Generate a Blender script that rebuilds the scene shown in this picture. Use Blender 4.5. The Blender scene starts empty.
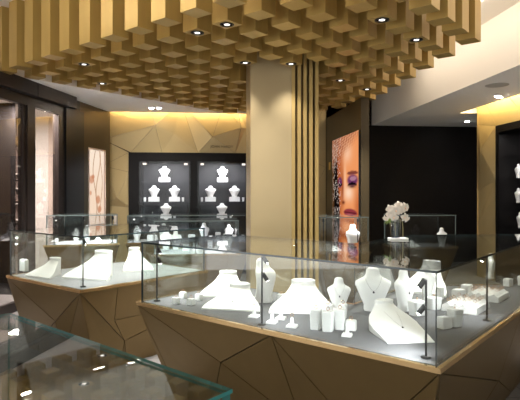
import bpy, math, random
from mathutils import Vector, Matrix
random.seed(7)
S = bpy.context.scene
COL = S.collection
PI = math.pi
# ------------------------------------------------------------------ camera
CAM = Vector((0, 0, 1.5)); FPX = 519.0; HX, HY = 260.0, 193.5
YAW = math.radians(6)
FW = Vector((math.sin(YAW), math.cos(YAW), 0)); RT = Vector((math.cos(YAW), -math.sin(YAW), 0))
cd = bpy.data.cameras.new('camera'); cam = bpy.data.objects.new('camera', cd); COL.objects.link(cam)
cam.location = CAM; cam.rotation_euler = (PI/2, 0, -YAW)
cd.sensor_width = 36; cd.lens = 36*FPX/520; cd.shift_y = -6.5/520; cd.clip_start = .02
S.camera = cam
S.view_settings.view_transform = 'Standard'; S.view_settings.look = 'None'
S.view_settings.exposure = 1.5; S.view_settings.gamma = 1
S.cycles.transparent_max_bounces = 32; S.cycles.max_bounces = 10
S.cycles.sample_clamp_indirect = 6

def ray(px, py): return FW + RT*((px-HX)/FPX) + Vector((0, 0, (HY-py)/FPX))
def at(px, py, z):                       # where the sight line of a photo point meets the level z
    d = FPX*(CAM.z - z)/(py-HY)
    p = CAM + (FW + RT*((px-HX)/FPX))*d
    return Vector((p.x, p.y, z))
def on_plane(px, py, p0, n):
    r = ray(px, py); return CAM + r*((p0-CAM).dot(n)/r.dot(n))
def proj(p):
    v = Vector(p)-CAM; d = v.dot(FW); return HX+FPX*v.dot(RT)/d, HY-FPX*v.z/d, d

# ------------------------------------------------------------------ materials
def mat(name, col, rough=.5, metal=0.0, spec=.5, noise=0, nscale=20, bump=0, emit=None, estr=0, coat=0, stretch=None):
    m = bpy.data.materials.new(name); m.use_nodes = True
    nt = m.node_tree; b = nt.nodes['Principled BSDF']
    b.inputs['Base Color'].default_value = (*col, 1); b.inputs['Roughness'].default_value = rough
    b.inputs['Metallic'].default_value = metal; b.inputs['Specular IOR Level'].default_value = spec
    b.inputs['Coat Weight'].default_value = coat
    if emit: b.inputs['Emission Color'].default_value = (*emit, 1); b.inputs['Emission Strength'].default_value = estr
    if noise or bump:
        tc = nt.nodes.new('ShaderNodeTexCoord'); mp = nt.nodes.new('ShaderNodeMapping')
        nt.links.new(tc.outputs['Object'], mp.inputs['Vector'])
        if stretch: mp.inputs['Scale'].default_value = stretch
        nz = nt.nodes.new('ShaderNodeTexNoise'); nz.inputs['Scale'].default_value = nscale; nz.inputs['Detail'].default_value = 4
        nt.links.new(mp.outputs['Vector'], nz.inputs['Vector'])
        if noise:
            cr = nt.nodes.new('ShaderNodeMapRange'); cr.inputs['To Min'].default_value = 1-noise; cr.inputs['To Max'].default_value = 1+noise
            nt.links.new(nz.outputs['Fac'], cr.inputs['Value'])
            mx = nt.nodes.new('ShaderNodeMix'); mx.data_type = 'RGBA'; mx.blend_type = 'MULTIPLY'; mx.inputs['Factor'].default_value = 1
            mx.inputs['A'].default_value = (*col, 1)
            nt.links.new(cr.outputs['Result'], mx.inputs['B']); nt.links.new(mx.outputs['Result'], b.inputs['Base Color'])
        if bump:
            bp = nt.nodes.new('ShaderNodeBump'); bp.inputs['Strength'].default_value = bump; bp.inputs['Distance'].default_value = .004
            nt.links.new(nz.outputs['Fac'], bp.inputs['Height']); nt.links.new(bp.outputs['Normal'], b.inputs['Normal'])
    return m
def glass_mat(name, tint=(.95, .98, .97), ior=1.45, gloss=(1, 1, 1)):
    m = bpy.data.materials.new(name); m.use_nodes = True; nt = m.node_tree; nt.nodes.clear()
    out = nt.nodes.new('ShaderNodeOutputMaterial'); mx = nt.nodes.new('ShaderNodeMixShader')
    tr = nt.nodes.new('ShaderNodeBsdfTransparent'); tr.inputs['Color'].default_value = (*tint, 1)
    gl = nt.nodes.new('ShaderNodeBsdfGlossy'); gl.inputs['Roughness'].default_value = 0.0; gl.inputs['Color'].default_value = (*gloss, 1)
    fr = nt.nodes.new('ShaderNodeFresnel'); ge = nt.nodes.new('ShaderNodeNewGeometry')
    ma = nt.nodes.new('ShaderNodeMapRange'); ma.inputs['To Min'].default_value = ior; ma.inputs['To Max'].default_value = 1/ior
    nt.links.new(ge.outputs['Backfacing'], ma.inputs['Value']); nt.links.new(ma.outputs['Result'], fr.inputs['IOR'])
    nt.links.new(fr.outputs['Fac'], mx.inputs['Fac']); nt.links.new(tr.outputs[0], mx.inputs[1]); nt.links.new(gl.outputs[0], mx.inputs[2])
    nt.links.new(mx.outputs[0], out.inputs['Surface']); return m
def emis(name, col, s):
    m = bpy.data.materials.new(name); m.use_nodes = True; nt = m.node_tree; nt.nodes.clear()
    out = nt.nodes.new('ShaderNodeOutputMaterial'); e = nt.nodes.new('ShaderNodeEmission')
    e.inputs['Color'].default_value = (*col, 1); e.inputs['Strength'].default_value = s
    nt.links.new(e.outputs[0], out.inputs['Surface']); return m
def print_mat(name, s):
    m = bpy.data.materials.new(name); m.use_nodes = True; nt = m.node_tree; nt.nodes.clear()
    out = nt.nodes.new('ShaderNodeOutputMaterial'); e = nt.nodes.new('ShaderNodeEmission'); a = nt.nodes.new('ShaderNodeVertexColor')
    a.layer_name = 'print'; nt.links.new(a.outputs['Color'], e.inputs['Color']); e.inputs['Strength'].default_value = s
    nt.links.new(e.outputs[0], out.inputs['Surface']); return m
def tile_mat(name):
    m = mat(name, (.3, .29, .28), .35); nt = m.node_tree; b = nt.nodes['Principled BSDF']
    tc = nt.nodes.new('ShaderNodeTexCoord'); br = nt.nodes.new('ShaderNodeTexBrick')
    br.inputs['Scale'].default_value = 1; br.offset = 0; br.inputs['Brick Width'].default_value = .6; br.inputs['Row Height'].default_value = .6
    br.inputs['Mortar Size'].default_value = .004
    br.inputs['Color1'].default_value = (.20, .195, .19, 1); br.inputs['Color2'].default_value = (.18, .175, .17, 1); br.inputs['Mortar'].default_value = (.06, .06, .06, 1)
    nt.links.new(tc.outputs['Object'], br.inputs['Vector']); nt.links.new(br.outputs['Color'], b.inputs['Base Color']); return m

GOLDBOX = mat('gold_lacquer', (.47, .32, .10), .38, .35, noise=.10, nscale=9, stretch=(1, 1, .15))
GOLDWALL = mat('gold_wall_panel', (.52, .40, .20), .38, .45, noise=.06, nscale=6)
BRONZE = mat('bronze_counter_panel', (.18, .118, .046), .36, .55, noise=.06, nscale=12)
GROOVE = mat('panel_groove', (.12, .085, .035), .6, .3)
TRIM = mat('polished_gold_trim', (.80, .55, .27), .22, .9)
COLGOLD = mat('satin_gold_column', (.47, .37, .21), .35, .45, noise=.05, nscale=3)
SLATGOLD = mat('gold_slat', (.50, .35, .13), .38, .4)
DECK = mat('grey_suede_deck', (.092, .09, .094), .85, noise=.06, nscale=60)
WHITE = mat('white_leatherette', (.79, .78, .77), .5, noise=.02, nscale=80, bump=.05)
WHITE2 = mat('white_lacquer', (.78, .78, .775), .35)
BLACK = mat('black_lacquer', (.010, .009, .009), .25, 0, .12)
BLACKM = mat('black_metal', (.02, .02, .022), .35, .6)
BLACKWALL = mat('black_textured_wall', (.006, .0045, .004), .5, 0, .12, noise=.3, nscale=14, bump=.3)
BROWN = mat('dark_bronze_frame', (.026, .019, .017), .35, .3, noise=.1, nscale=5)
FASCIA = mat('dark_fascia', (.035, .028, .026), .4, .3)
BROWNG = mat('brown_gold_panel', (.07, .051, .025), .35, .4, noise=.08, nscale=5)
CEIL = mat('ceiling_paint', (.95, .94, .92), .9)
CEILHI = mat('recess_paint', (.90, .83, .74), .9)
BEIGE = mat('beige_panel', (.46, .38, .33), .6)
PALE = mat('pale_panel', (.60, .57, .53), .6)
GLASS = glass_mat('clear_glass', ior=1.55)
GLASSTOP = glass_mat('reflective_case_glass', (.74, .75, .74), 1.9)
GLASSCAB = glass_mat('cabinet_glass', (.95, .96, .97), 1.25)
GLASSSHOP = glass_mat('shop_window_glass', (.72, .70, .69), 1.6)
EDGE = mat('green_glass_edge', (.05, .26, .25), .08, 0, .8)
EDGEG = mat('pale_glass_edge', (.16, .20, .20), .15, 0, .6)
EDGEK = mat('dark_glass_edge', (.02, .035, .04), .1, 0, .8)
LAMPON = emis('lamp_lens', (1, .95, .86), 60)
STEEL = mat('brushed_steel', (.6, .6, .6), .3, .9)
RINGGOLD = mat('rose_gold', (.75, .42, .24), .2, 1)
GEM = mat('dark_gem', (.03, .02, .04), .08, .2)
SILVER = mat('silver_chain', (.55, .55, .56), .25, 1)
FLOORM = tile_mat('grey_floor_tile')
COVE = emis('cove_strip', (1, .72, .30), 9)
PETAL = mat('orchid_petal', (.62, .565, .50), .6, noise=.05, nscale=30)
LEAF = mat('orchid_leaf', (.16, .24, .05), .45)
STEMM = mat('orchid_stem', (.20, .17, .07), .6)
INK = mat('sign_letter', (.012, .009, .006), .6, 0, .1)
DECKW = mat('pale_deck', (.25, .25, .265), .7)
DECKDARK = mat('dark_deck', (.022, .02, .019), .7)
LAMPDIM = emis('recessed_lamp_lens', (1, .93, .84), 1.2)

# ------------------------------------------------------------------ mesh builder
class MB:
    def __init__(s): s.v = []; s.f = []; s.m = []; s.sm = []
    def add(s, vs, fs, mi=0, smooth=False, M=None):
        b = len(s.v); s.v += [tuple((M @ Vector(v)) if M else v) for v in vs]
        for f in fs: s.f.append(tuple(b+i for i in f)); s.m.append(mi); s.sm.append(smooth)
        return s
    def box(s, lo, hi, mi=0, M=None, bev=0):
        x0, y0, z0 = lo; x1, y1, z1 = hi
        vs = [(x0,y0,z0),(x1,y0,z0),(x1,y1,z0),(x0,y1,z0),(x0,y0,z1),(x1,y0,z1),(x1,y1,z1),(x0,y1,z1)]
        return s.add(vs, [(0,3,2,1),(4,5,6,7),(0,1,5,4),(1,2,6,5),(2,3,7,6),(3,0,4,7)], mi, M=M)
    def prism(s, poly, z0, z1, mi=0, side=None, poly2=None):
        n = len(poly); p2 = poly2 or poly
        vs = [(p[0], p[1], z0) for p in poly]+[(p[0], p[1], z1) for p in p2]
        area = sum(poly[i][0]*poly[(i+1)%n][1]-poly[(i+1)%n][0]*poly[i][1] for i in range(n))
        idx = list(range(n)) if area > 0 else list(range(n))[::-1]
        s.add(vs, [tuple(reversed(idx)), tuple(n+i for i in idx)], mi)
        k = len(s.v)-2*n
        for a in range(n):
            i, j = idx[a], idx[(a+1) % n]
            s.f.append((k+i, k+j, k+n+j, k+n+i)); s.m.append(mi if side is None else side); s.sm.append(False)
        return s
    def tube(s, pts, r, seg=8, mi=0, cap=True, M=None):
        pts = [Vector(p) for p in pts]; rs = r if isinstance(r, (list, tuple)) else [r]*len(pts)
        rings = []; prev = None
        for i, p in enumerate(pts):
            t = (pts[min(i+1, len(pts)-1)]-pts[max(i-1, 0)]).normalized()
            u = prev if prev is not None else (Vector((0, 0, 1)) if abs(t.z) < .9 else Vector((1, 0, 0)))
            u = (u - t*u.dot(t)).normalized(); prev = u; w = t.cross(u)
            rings.append([p+(u*math.cos(2*PI*k/seg)+w*math.sin(2*PI*k/seg))*rs[i] for k in range(seg)])
        vs = [v for rg in rings for v in rg]; fs = []
        for i in range(len(rings)-1):
            for k in range(seg):
                a = i*seg+k; b = i*seg+(k+1) % seg; fs.append((a, b, b+seg, a+seg))
        s.add(vs, fs, mi, True, M)
        if cap: 
            n = len(rings); s.add([*rings[0]], [tuple(reversed(range(seg)))], mi, M=M); s.add([*rings[-1]], [tuple(range(seg))], mi, M=M)
        return s
    def loft(s, secs, n=20, mi=0, M=None, cap=True, e=2.0):   # secs: (z, half width, half depth, y shift)
        vs = []; fs = []
        for (z, w, d, y) in secs:
            for k in range(n):
                a = 2*PI*k/n; c, q = math.cos(a), math.sin(a)
                vs.append((w*math.copysign(abs(c)**(2/e), c), y+d*math.copysign(abs(q)**(2/e), q), z))
        for i in range(len(secs)-1):
            for k in range(n):
                a = i*n+k; b = i*n+(k+1) % n; fs.append((a, b, b+n, a+n))
        s.add(vs, fs, mi, True, M)
        if cap:
            s.add(vs[:n], [tuple(reversed(range(n)))], mi, M=M); s.add(vs[-n:], [tuple(range(n))], mi, M=M)
        return s
    def torus(s, R, r, mi=0, M=None, n=16, k=6):
        vs = []; fs = []
        for i in range(n):
            a = 2*PI*i/n
            for j in range(k):
                b = 2*PI*j/k; vs.append(((R+r*math.cos(b))*math.cos(a), (R+r*math.cos(b))*math.sin(a), r*math.sin(b)))
        for i in range(n):
            for j in range(k):
                fs.append((i*k+j, ((i+1)%n)*k+j, ((i+1)%n)*k+(j+1)%k, i*k+(j+1)%k))
        return s.add(vs, fs, mi, True, M)
    def ball(s, c, r, mi=0, M=None, sc=(1,1,1), n=10, k=6):
        vs = []; fs = []
        for i in range(k+1):
            p = PI*i/k
            for j in range(n):
                a = 2*PI*j/n; vs.append((c[0]+sc[0]*r*math.sin(p)*math.cos(a), c[1]+sc[1]*r*math.sin(p)*math.sin(a), c[2]-sc[2]*r*math.cos(p)))
        for i in range(k):
            for j in range(n): fs.append((i*n+j, i*n+(j+1)%n, (i+1)*n+(j+1)%n, (i+1)*n+j))
        return s.add(vs, fs, mi, True, M)
    def mesh(s, name, mats):
        me = bpy.data.meshes.new(name); me.from_pydata(s.v, [], s.f)
        for m in (mats if isinstance(mats, (list, tuple)) else [mats]): me.materials.append(m)
        for p, i, q in zip(me.polygons, s.m, s.sm): p.material_index = i; p.use_smooth = q
        me.validate(); me.update(); return me
    def build(s, name, mats, parent=None):
        o = bpy.data.objects.new(name, s.mesh(name, mats)); COL.objects.link(o)
        if parent: o.parent = parent
        return o
def bevel(o, w=.002, seg=2):
    m = o.modifiers.new('edge', 'BEVEL'); m.width = w; m.segments = seg; m.limit_method = 'ANGLE'; m.angle_limit = .6; return o
def tag(o, label, cat, group=None):
    o['label'] = label; o['category'] = cat
    if group: o['group'] = group
    return o
def struct(o): o['kind'] = 'structure'; return o
def empty(name, loc=(0,0,0), rz=0, label=None, cat=None, group=None):
    o = bpy.data.objects.new(name, None); COL.objects.link(o); o.location = loc; o.rotation_euler = (0, 0, rz); o.empty_display_size = .1
    if label: tag(o, label, cat, group)
    return o
def copy_thing(src, loc, rz, label, group=None, scale=None):
    c = src.copy(); COL.objects.link(c); c.location = loc; c.rotation_euler = (0, 0, rz); c['label'] = label
    if group: c['group'] = group
    if scale: c.scale = scale
    def rec(o, p):
        for ch in list(o.children):
            if ch is p: continue
            d = ch.copy(); COL.objects.link(d); d.parent = p; rec(ch, d)
    rec(src, c); return c
ORD = ['zeroth','first','second','third','fourth','fifth','sixth','seventh','eighth','ninth','tenth','eleventh','twelfth','thirteenth','fourteenth','fifteenth','sixteenth','seventeenth','eighteenth','nineteenth','twentieth']
def light(name, kind, loc, energy, color=(1, .9, .76), size=.05, target=None, angle=None, blend=.6, parent=None, sx=None, sy=None):
    l = bpy.data.lights.new(name, kind); l.energy = energy; l.color = color
    if kind == 'AREA': l.shape = 'RECTANGLE'; l.size = sx or size; l.size_y = sy or size
    else: l.shadow_soft_size = size
    if kind == 'SPOT': l.spot_size = math.radians(angle or 90); l.spot_blend = blend
    o = bpy.data.objects.new(name, l); COL.objects.link(o); o.location = loc
    if target is not None: o.rotation_euler = (Vector(target)-Vector(loc)).to_track_quat('-Z', 'Y').to_euler()
    return o
def inset(poly, d):                       # inset (d>0 shrinks) a polygon by mitred offset; d may be one value per edge
    n = len(poly); D = d if isinstance(d, (list, tuple)) else [d]*n; A = sum(poly[i][0]*poly[(i+1)%n][1]-poly[(i+1)%n][0]*poly[i][1] for i in range(n))
    sg = 1 if A > 0 else -1; out = []
    for i in range(n):
        p0, p1, p2 = Vector(poly[i-1][:2]), Vector(poly[i][:2]), Vector(poly[(i+1)%n][:2])
        a = (p1-p0).normalized(); b = (p2-p1).normalized()
        na = Vector((-a.y, a.x))*sg; nb = Vector((-b.y, b.x))*sg
        da, db = D[i-1], D[i]; k = na.dot(nb)
        if k > .999: q = p1+na*da
        else: den = 1-k*k; q = p1 + na*((da-db*k)/den) + nb*((db-da*k)/den)
        out.append((q.x, q.y))
    return out
def facets(mb, polys, F, gap=.003, depth=.007, mi=0):   # thin panels with grooves between them; polys: [(a, b, offset), ...]
    for P in polys:
        q = inset([(p[0], p[1]) for p in P], gap); n = len(P)
        top = [F(q[i][0], q[i][1], P[i][2]) for i in range(n)]; bot = [F(q[i][0], q[i][1], -depth) for i in range(n)]
        c = F(sum(a for a, b in q)/n, sum(b for a, b in q)/n, sum(p[2] for p in P)/n)
        nrm = F(0, 0, 1)-F(0, 0, 0)
        fl = ((top[1]-top[0]).cross(top[2]-top[0])).dot(nrm) > 0
        if n == 3: vs, fs = top, [(0, 1, 2)]
        else: vs, fs = top+[c], [(i, (i+1) % n, n) for i in range(n)]
        mb.add(vs, fs if fl else [tuple(reversed(f)) for f in fs], mi)
        sk = [(i, n+i, n+(i+1) % n, (i+1) % n) for i in range(n)]
        mb.add(top+bot, sk if fl else [tuple(reversed(f)) for f in sk], mi)

# ------------------------------------------------------------------ setting
ZC, ZR, ZB = 2.97, 3.69, 2.94            # low ceiling, recess top, underside of the hanging boxes
b = MB(); b.box((-7, -3, -.05), (8, 13, 0)); struct(b.build('floor', FLOORM))
# left wall line
L0 = Vector((-2.45, 6.78, 0)); LT = Vector((.2494, .9684, 0)).normalized(); LN = Vector((LT.y, -LT.x, 0))
def Lp(s, off=0, z=0): p = L0+LT*s+LN*off; return (p.x, p.y, z)
def Ls(px, off=0): p = on_plane(px, 193.5, L0+LN*off, LN); return (p-L0).dot(LT)
def Lz(px, py, off=0): return on_plane(px, py, L0+LN*off, LN).z
def lbox(mb, s0, s1, o0, o1, z0, z1, mi=0):
    q = [Lp(s0, o0), Lp(s1, o0), Lp(s1, o1), Lp(s0, o1)]; return mb.prism([(p[0], p[1]) for p in q], z0, z1, mi)
# ceiling: low part, recess sides, recess top
YC = 9.55
rec = [(-6.9, 2.25), (.30, 9.45), (1.35, 9.45), (1.35, 10.9), (3.57, 10.9), (3.57, -3), (-6.9, -3)]
b = MB()
b.add([(*p, ZR) for p in rec], [tuple(range(len(rec)))], 1)
for i in range(len(rec)):
    p, q = rec[i], rec[(i+1) % len(rec)]
    b.add([(*p, ZC), (*q, ZC), (*q, ZR), (*p, ZR)], [(0, 1, 2, 3)], 1)
b.add([(-6.9, 2.25, ZC), (.30, 9.45, ZC), (1.35, 9.45, ZC), (1.35, YC, ZC), (-6.9, YC, ZC)], [(0, 1, 2, 3, 4)])
b.add([(1.35, 9.45, ZC), (1.35, YC, ZC), (1.35, 10.9, ZC)], [(0, 1, 2)])
XR = 4.62
b.add([(3.57, -3, ZC), (3.57, 10.95, ZC), (XR, 10.95, ZC), (XR, -3, ZC)], [(0, 1, 2, 3)])
b.add([(XR, 9.06, ZC), (XR, 10.95, ZC), (7.6, 10.95, ZC), (7.6, 9.06, ZC)], [(0, 1, 2, 3)])
# coves
b.add([(-6.9, YC, ZC), (1.35, YC, ZC), (1.35, YC, 3.2), (-6.9, YC, 3.2)], [(0, 1, 2, 3)])
b.add([(-6.9, YC, 3.2), (1.35, YC, 3.2), (1.35, 9.85, 3.2), (-6.9, 9.85, 3.2)], [(0, 1, 2, 3)])
b.add([(XR, -3, ZC), (XR, 9.06, ZC), (XR, 9.06, 3.2), (XR, -3, 3.2)], [(0, 1, 2, 3)])
b.add([(XR, -3, 3.2), (XR, 9.06, 3.2), (5.1, 9.06, 3.2), (5.1, -3, 3.2)], [(0, 1, 2, 3)])
b.add([(XR, 9.06, ZC), (5.1, 9.06, ZC), (5.1, 9.06, 3.2), (XR, 9.06, 3.2)], [(0, 1, 2, 3)])
struct(b.build('ceiling', [CEIL, CEILHI]))

# gold faceted back wall
YW = 9.75
WP = Vector((0, YW, 0)); WN = Vector((0, -1, 0))
def bw(px, py, off=0): p = on_plane(px, py, WP, WN); return (p.x, p.z, off)
def Fb(a, b_, o): return Vector((a, YW-.012-o, b_))
CX0, CX1, CZT = -1.40, .84, 2.255
b = MB()
b.box((-3.2, YW-.005, CZT), (2.3, YW+.1, ZR)); b.box((-3.2, YW-.005, 0), (CX0, YW+.1, CZT)); b.box((CX1, YW-.005, 0), (2.3, YW+.1, CZT))
ZT = 3.19
xl = bw(108, 130)[0]-.1
T = lambda px, off=0: (bw(px, 112)[0], ZT, off)
C_ = lambda px, off=0: (bw(px, 153)[0], CZT+.003, off)
P1 = bw(155.5, 126, .07); P2 = bw(212.5, 137.5, .06); P3 = bw(241, 128, .04)
K1 = C_(131); K2 = C_(162); K3 = C_(198); K4 = C_(235)
lt = (xl, ZT, 0); l1 = (xl, bw(110, 139.5)[1], 0); l2 = (xl, bw(110, 166)[1], .0); l3 = (xl, bw(112, 205)[1], 0)
r1 = (CX0-.003, bw(129, 131)[1], .008)
Tm = T(148); Tn = T(181); To = T(224); Tp = T(236); xr = 1.0
polys = [[lt, l1, P1, Tm], [l1, K1, P1], [P1, K1, K2], [P1, K2, K3, Tn, ], [Tm, P1, Tn],
         [Tn, K3, P2], [Tn, P2, To], [P2, K3, K4], [P2, K4, P3], [P2, P3, To], [To, P3, Tp],
         [Tp, P3, K4, (xr, CZT+.003, 0), (xr, ZT, 0)],
         [(xr, CZT+.003, 0), (1.75, CZT+.003, .015), (1.6, ZT, 0), (xr, ZT, 0)], [(1.6, ZT, 0), (1.75, CZT+.003, .015), (2.29, ZT, 0)],
         [(2.29, ZT, 0), (1.75, CZT+.003, .015), (2.29, 2.0, 0)], [(1.75, CZT, .015), (2.29, 2.0, 0), (1.9, 1.3, .01)], [(2.29, 2.0, 0), (1.9, 1.3, .01), (2.29, .9, 0)],
         [(.86, CZT, 0), (1.75, CZT, .015), (1.9, 1.3, .01)], [(.86, CZT, 0), (1.9, 1.3, .01), (.86, .4, 0)], [(.86, .4, 0), (1.9, 1.3, .01), (2.29, .9, 0), (2.29, 0, 0), (.86, 0, 0)]]
kx = CX0-.003
c1 = (kx, CZT, 0); c2 = (kx, bw(129, 172)[1], .006); c3 = (kx, 1.25, 0); c4 = (kx, 0, 0); m1 = (-1.60, 1.42, .03); lb = (xl, 0, 0)
polys += [[l1, c1, l2], [l2, c1, c2], [l2, c2, m1], [l2, m1, l3], [m1, c2, c3], [l3, m1, c3], [l3, c3, c4, lb]]
facets(b, polys, Fb, .0022, .01, 1)
struct(b.build('wall_back', [GROOVE, GOLDWALL]))
# far black wall
b = MB(); b.box((2.42, 10.9, 0), (7.6, 11.0, ZR)); b.box((1.3, 10.9, 0), (2.42, 11.0, ZR)); struct(b.build('wall_far', BLACKWALL))
# gold wall on the right with a cabinet opening
XW = 4.92
RP = Vector((XW, 0, 0)); RN = Vector((-1, 0, 0))
def rw(px, py, off=0): p = on_plane(px, py, RP, RN); return (p.y, p.z, off)
def Fr(a, b_, o): return Vector((XW-.012-o, a, b_))
YE = rw(478, 150)[0]; YK = rw(497, 150)[0]; ZK = rw(497, 126)[1]; Y0 = 5.2
b = MB(); b.box((XW-.005, YK, 0), (XW+.12, YE, 3.2)); b.box((XW-.005, Y0, ZK), (XW+.12, YK, 3.2)); b.box((XW-.005, -3, 0), (XW+.12, Y0, 3.2))
a0, a1 = YE, YK
pts = [(a0, 3.19, 0), (a0, 2.75, 0), (a0, 2.2, 0), (a0, 1.55, 0), (a0, 1.0, 0), (a0, 0, 0)]
q1 = (YK+.003, rw(496, 126)[1], .0); q2 = (YK+.003, rw(496, 140)[1], 0); q3 = (YK+.003, rw(496, 160)[1], 0); q4 = (YK+.003, rw(496, 180)[1], 0); q5 = (YK+.003, 1.45, 0); q6 = (YK+.003, 0, 0)
g1 = rw(484, 150, .06)
V1 = (YK+.0, ZK+.003, 0); Vt = (8.75, 3.19, 0); Vu = (8.1, 3.19, .0); Vd = (7.5, ZK+.003, 0); Vv = (7.1, 3.19, 0); Ve = (Y0, ZK+.003, 0); Vw = (Y0, 3.19, 0)
polys = [[pts[0], pts[1], V1, Vt], [pts[1], g1, V1], [pts[1], pts[3], g1], [V1, g1, q4], [g1, pts[3], q4], [pts[3], pts[4], q4], [q4, pts[4], q5], [pts[4], pts[5], q6, q5],
         [Vt, V1, Vu], [Vu, V1, Vd], [Vu, Vd, Vv], [Vv, Vd, Ve, Vw]]
facets(b, polys, Fr, .0022, .01, 1)
b.box((XW-.02, YE-.02, 0), (XW+.1, YE, 3.2), 1)
struct(b.build('wall_right', [GROOVE, GOLDWALL]))
b = MB(); b.box((7.6, -3, 0), (7.7, 11, ZR)); struct(b.build('wall_east', BLACKWALL))

# ------------------------------------------------------------------ storefront on the left wall
sA, sB = Ls(62), Ls(80); sE = Ls(108.5)+.06
zf = 2.79
b = MB(); lbox(b, -3.5, Ls(77, .14), .14, -.05, zf, ZC-.001); struct(bevel(b.build('trim_fascia', FASCIA), .004))
for k, px in enumerate((38,)):
    s = Ls(px, .14); b = MB(); lbox(b, s-.004, s+.004, .143, .138, zf, ZC-.003); o = b.build('joint', BLACK); o.parent = bpy.data.objects['trim_fascia']
b = MB()
zt = 2.66
lbox(b, -3.5, sA, .04, -.04, zt, zf)                                    # transom
lbox(b, Ls(24), Ls(32), .05, -.05, 0, zt); lbox(b, Ls(21.5), Ls(24)-.001, .03, -.05, 0, zt)
lbox(b, Ls(56), sA, .04, -.05, 0, zt)
lbox(b, -3.5, Ls(24), .03, -.03, 0, .12); lbox(b, Ls(32), Ls(56), .03, -.03, 0, .12)
w1 = struct(b.build('window_1', BROWN))
b = MB(); lbox(b, -3.5, Ls(21.5), .008, -.004, .12, zt); b.build('pane', GLASSSHOP, w1)
b = MB(); lbox(b, Ls(32), Ls(56), .008, -.004, .12, zt); b.build('pane', GLASSSHOP, w1)
b = MB()
lbox(b, sA, sB, .07, -.12, 0, zf, 0); lbox(b, sA, sE, -.03, -.12, 0, ZR, 1)
lz0, lz1 = .95, Lz(88, 147); s88, s105 = Ls(88), Ls(105.3)
lbox(b, sB, s88, 0, -.03, 0, ZC, 1); lbox(b, s105, sE, 0, -.03, 0, ZC, 1); lbox(b, s88, s105, 0, -.03, lz1, ZC, 1); lbox(b, s88, s105, 0, -.03, 0, lz0, 1)
lbox(b, sA, sB, .0, -.12, zf, ZC, 0)
struct(b.build('wall_left', [BLACKM, BROWNG]))

def paint(name, P, nu, nv, fn, m, parent):
    vs = []; cs = []; fs = []
    for j in range(nv+1):
        for i in range(nu+1): vs.append(P(i/nu, j/nv)); cs.append(fn(i/nu, j/nv))
    for j in range(nv):
        for i in range(nu): a = j*(nu+1)+i; fs.append((a, a+1, a+nu+2, a+nu+1))
    me = bpy.data.meshes.new(name); me.from_pydata([tuple(v) for v in vs], [], fs); me.materials.append(m)
    ca = me.color_attributes.new('print', 'FLOAT_COLOR', 'POINT')
    for i, c in enumerate(cs): ca.data[i].color = (*c, 1)
    o = bpy.data.objects.new(name, me); COL.objects.link(o); o.parent = parent; return o
def mixc(a, b_, t): t = max(0, min(1, t)); return tuple(x*(1-t)+y*t for x, y in zip(a, b_))
def sm(e0, e1, x): t = max(0, min(1, (x-e0)/(e1-e0))); return t*t*(3-2*t)
# left lightbox: cream with brown wavy lines and rust blots
def art_left(u, v):
    c = (.86, .66, .50)
    c = mixc(c, (.95, .82, .68), .5*sm(.3, .9, v))
    for (x0, amp, ph, w, col) in ((.42, .12, 0, .022, (.35, .18, .09)), (.62, .14, 2.0, .03, (.50, .30, .18)), (.80, .09, 4.2, .02, (.45, .24, .13))):
        x = x0+amp*math.sin(6.5*v+ph); c = mixc(c, col, (1-sm(w*.5, w*1.6, abs(u-x)))*.8)
    for (x, y, rx, ry) in ((.2, .60, .16, .055), (.3, .64, .10, .03), (.62, .33, .14, .06), (.72, .20, .12, .05), (.15, .42, .07, .03)):
        d = ((u-x)/rx)**2+((v-y)/ry)**2; c = mixc(c, (.55, .20, .09), (1-sm(.4, 1.4, d))*.75)
    return c
lbx = empty('light_box', Lp((s88+s105)/2, 0, lz0), 0, 'backlit cream poster with brown wavy lines and rust blots, on the brown panel', 'poster')
lbx_i = Matrix.Translation(-Vector(lbx.location))
def ch(o, p): o.data.transform(Matrix.Translation(-Vector(p.location))); return o
b = MB()
for (u0, u1, z0, z1) in ((s88+.002, s88+.03, lz0+.002, lz1-.002), (s105-.03, s105-.002, lz0+.002, lz1-.002), (s88+.03, s105-.03, lz1-.03, lz1-.002), (s88+.03, s105-.03, lz0+.002, lz0+.03)):
    lbox(b, u0, u1, .012, -.02, z0, z1)
ch(b.build('frame', mat('pale_frame', (.62, .50, .46), .4), lbx), lbx)
ch(paint('poster_sheet', lambda u, v: Vector(Lp(s88+.03+(s105-s88-.06)*u, -.012, lz0+.03+(lz1-lz0-.06)*v)), 36, 100, art_left, print_mat('backlit_print_cream', .38), lbx), lbx)

# neighbouring shop seen through the window
NB = -1.6
b = MB(); lbox(b, -3.6, 2.6, NB, NB-.1, 0, 3.2); struct(b.build('wall_shop', BEIGE))
b = MB(); lbox(b, -3.6, 2.6, -.13, NB, 2.85, 2.9); struct(b.build('ceiling_shop', CEIL))
b = MB(); lbox(b, 2.6, 2.7, -.13, NB-.1, 0, 3.2); struct(b.build('wall_shop_end', BEIGE))
def onN(px, off): return Ls(px, off)
b = MB(); s0 = Ls(48, -1.0); s1 = Ls(58, -1.0)+.25
lbox(b, s0, s1, -1.0, -1.5, 0, 2.84); po = struct(b.build('trim_pier', PALE))
for zz in (1.15, 2.22):
    b = MB(); lbox(b, s0-.002, s1, -.997, -1.01, zz, zz+.012); b.build('joint', BROWN, po)
b = MB(); lbox(b, -3.0, Ls(46, -1.45), -1.5, -1.58, 2.36, 2.5); struct(b.build('trim_shop_band', mat('tan_band', (.42, .29, .13), .5)))

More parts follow.
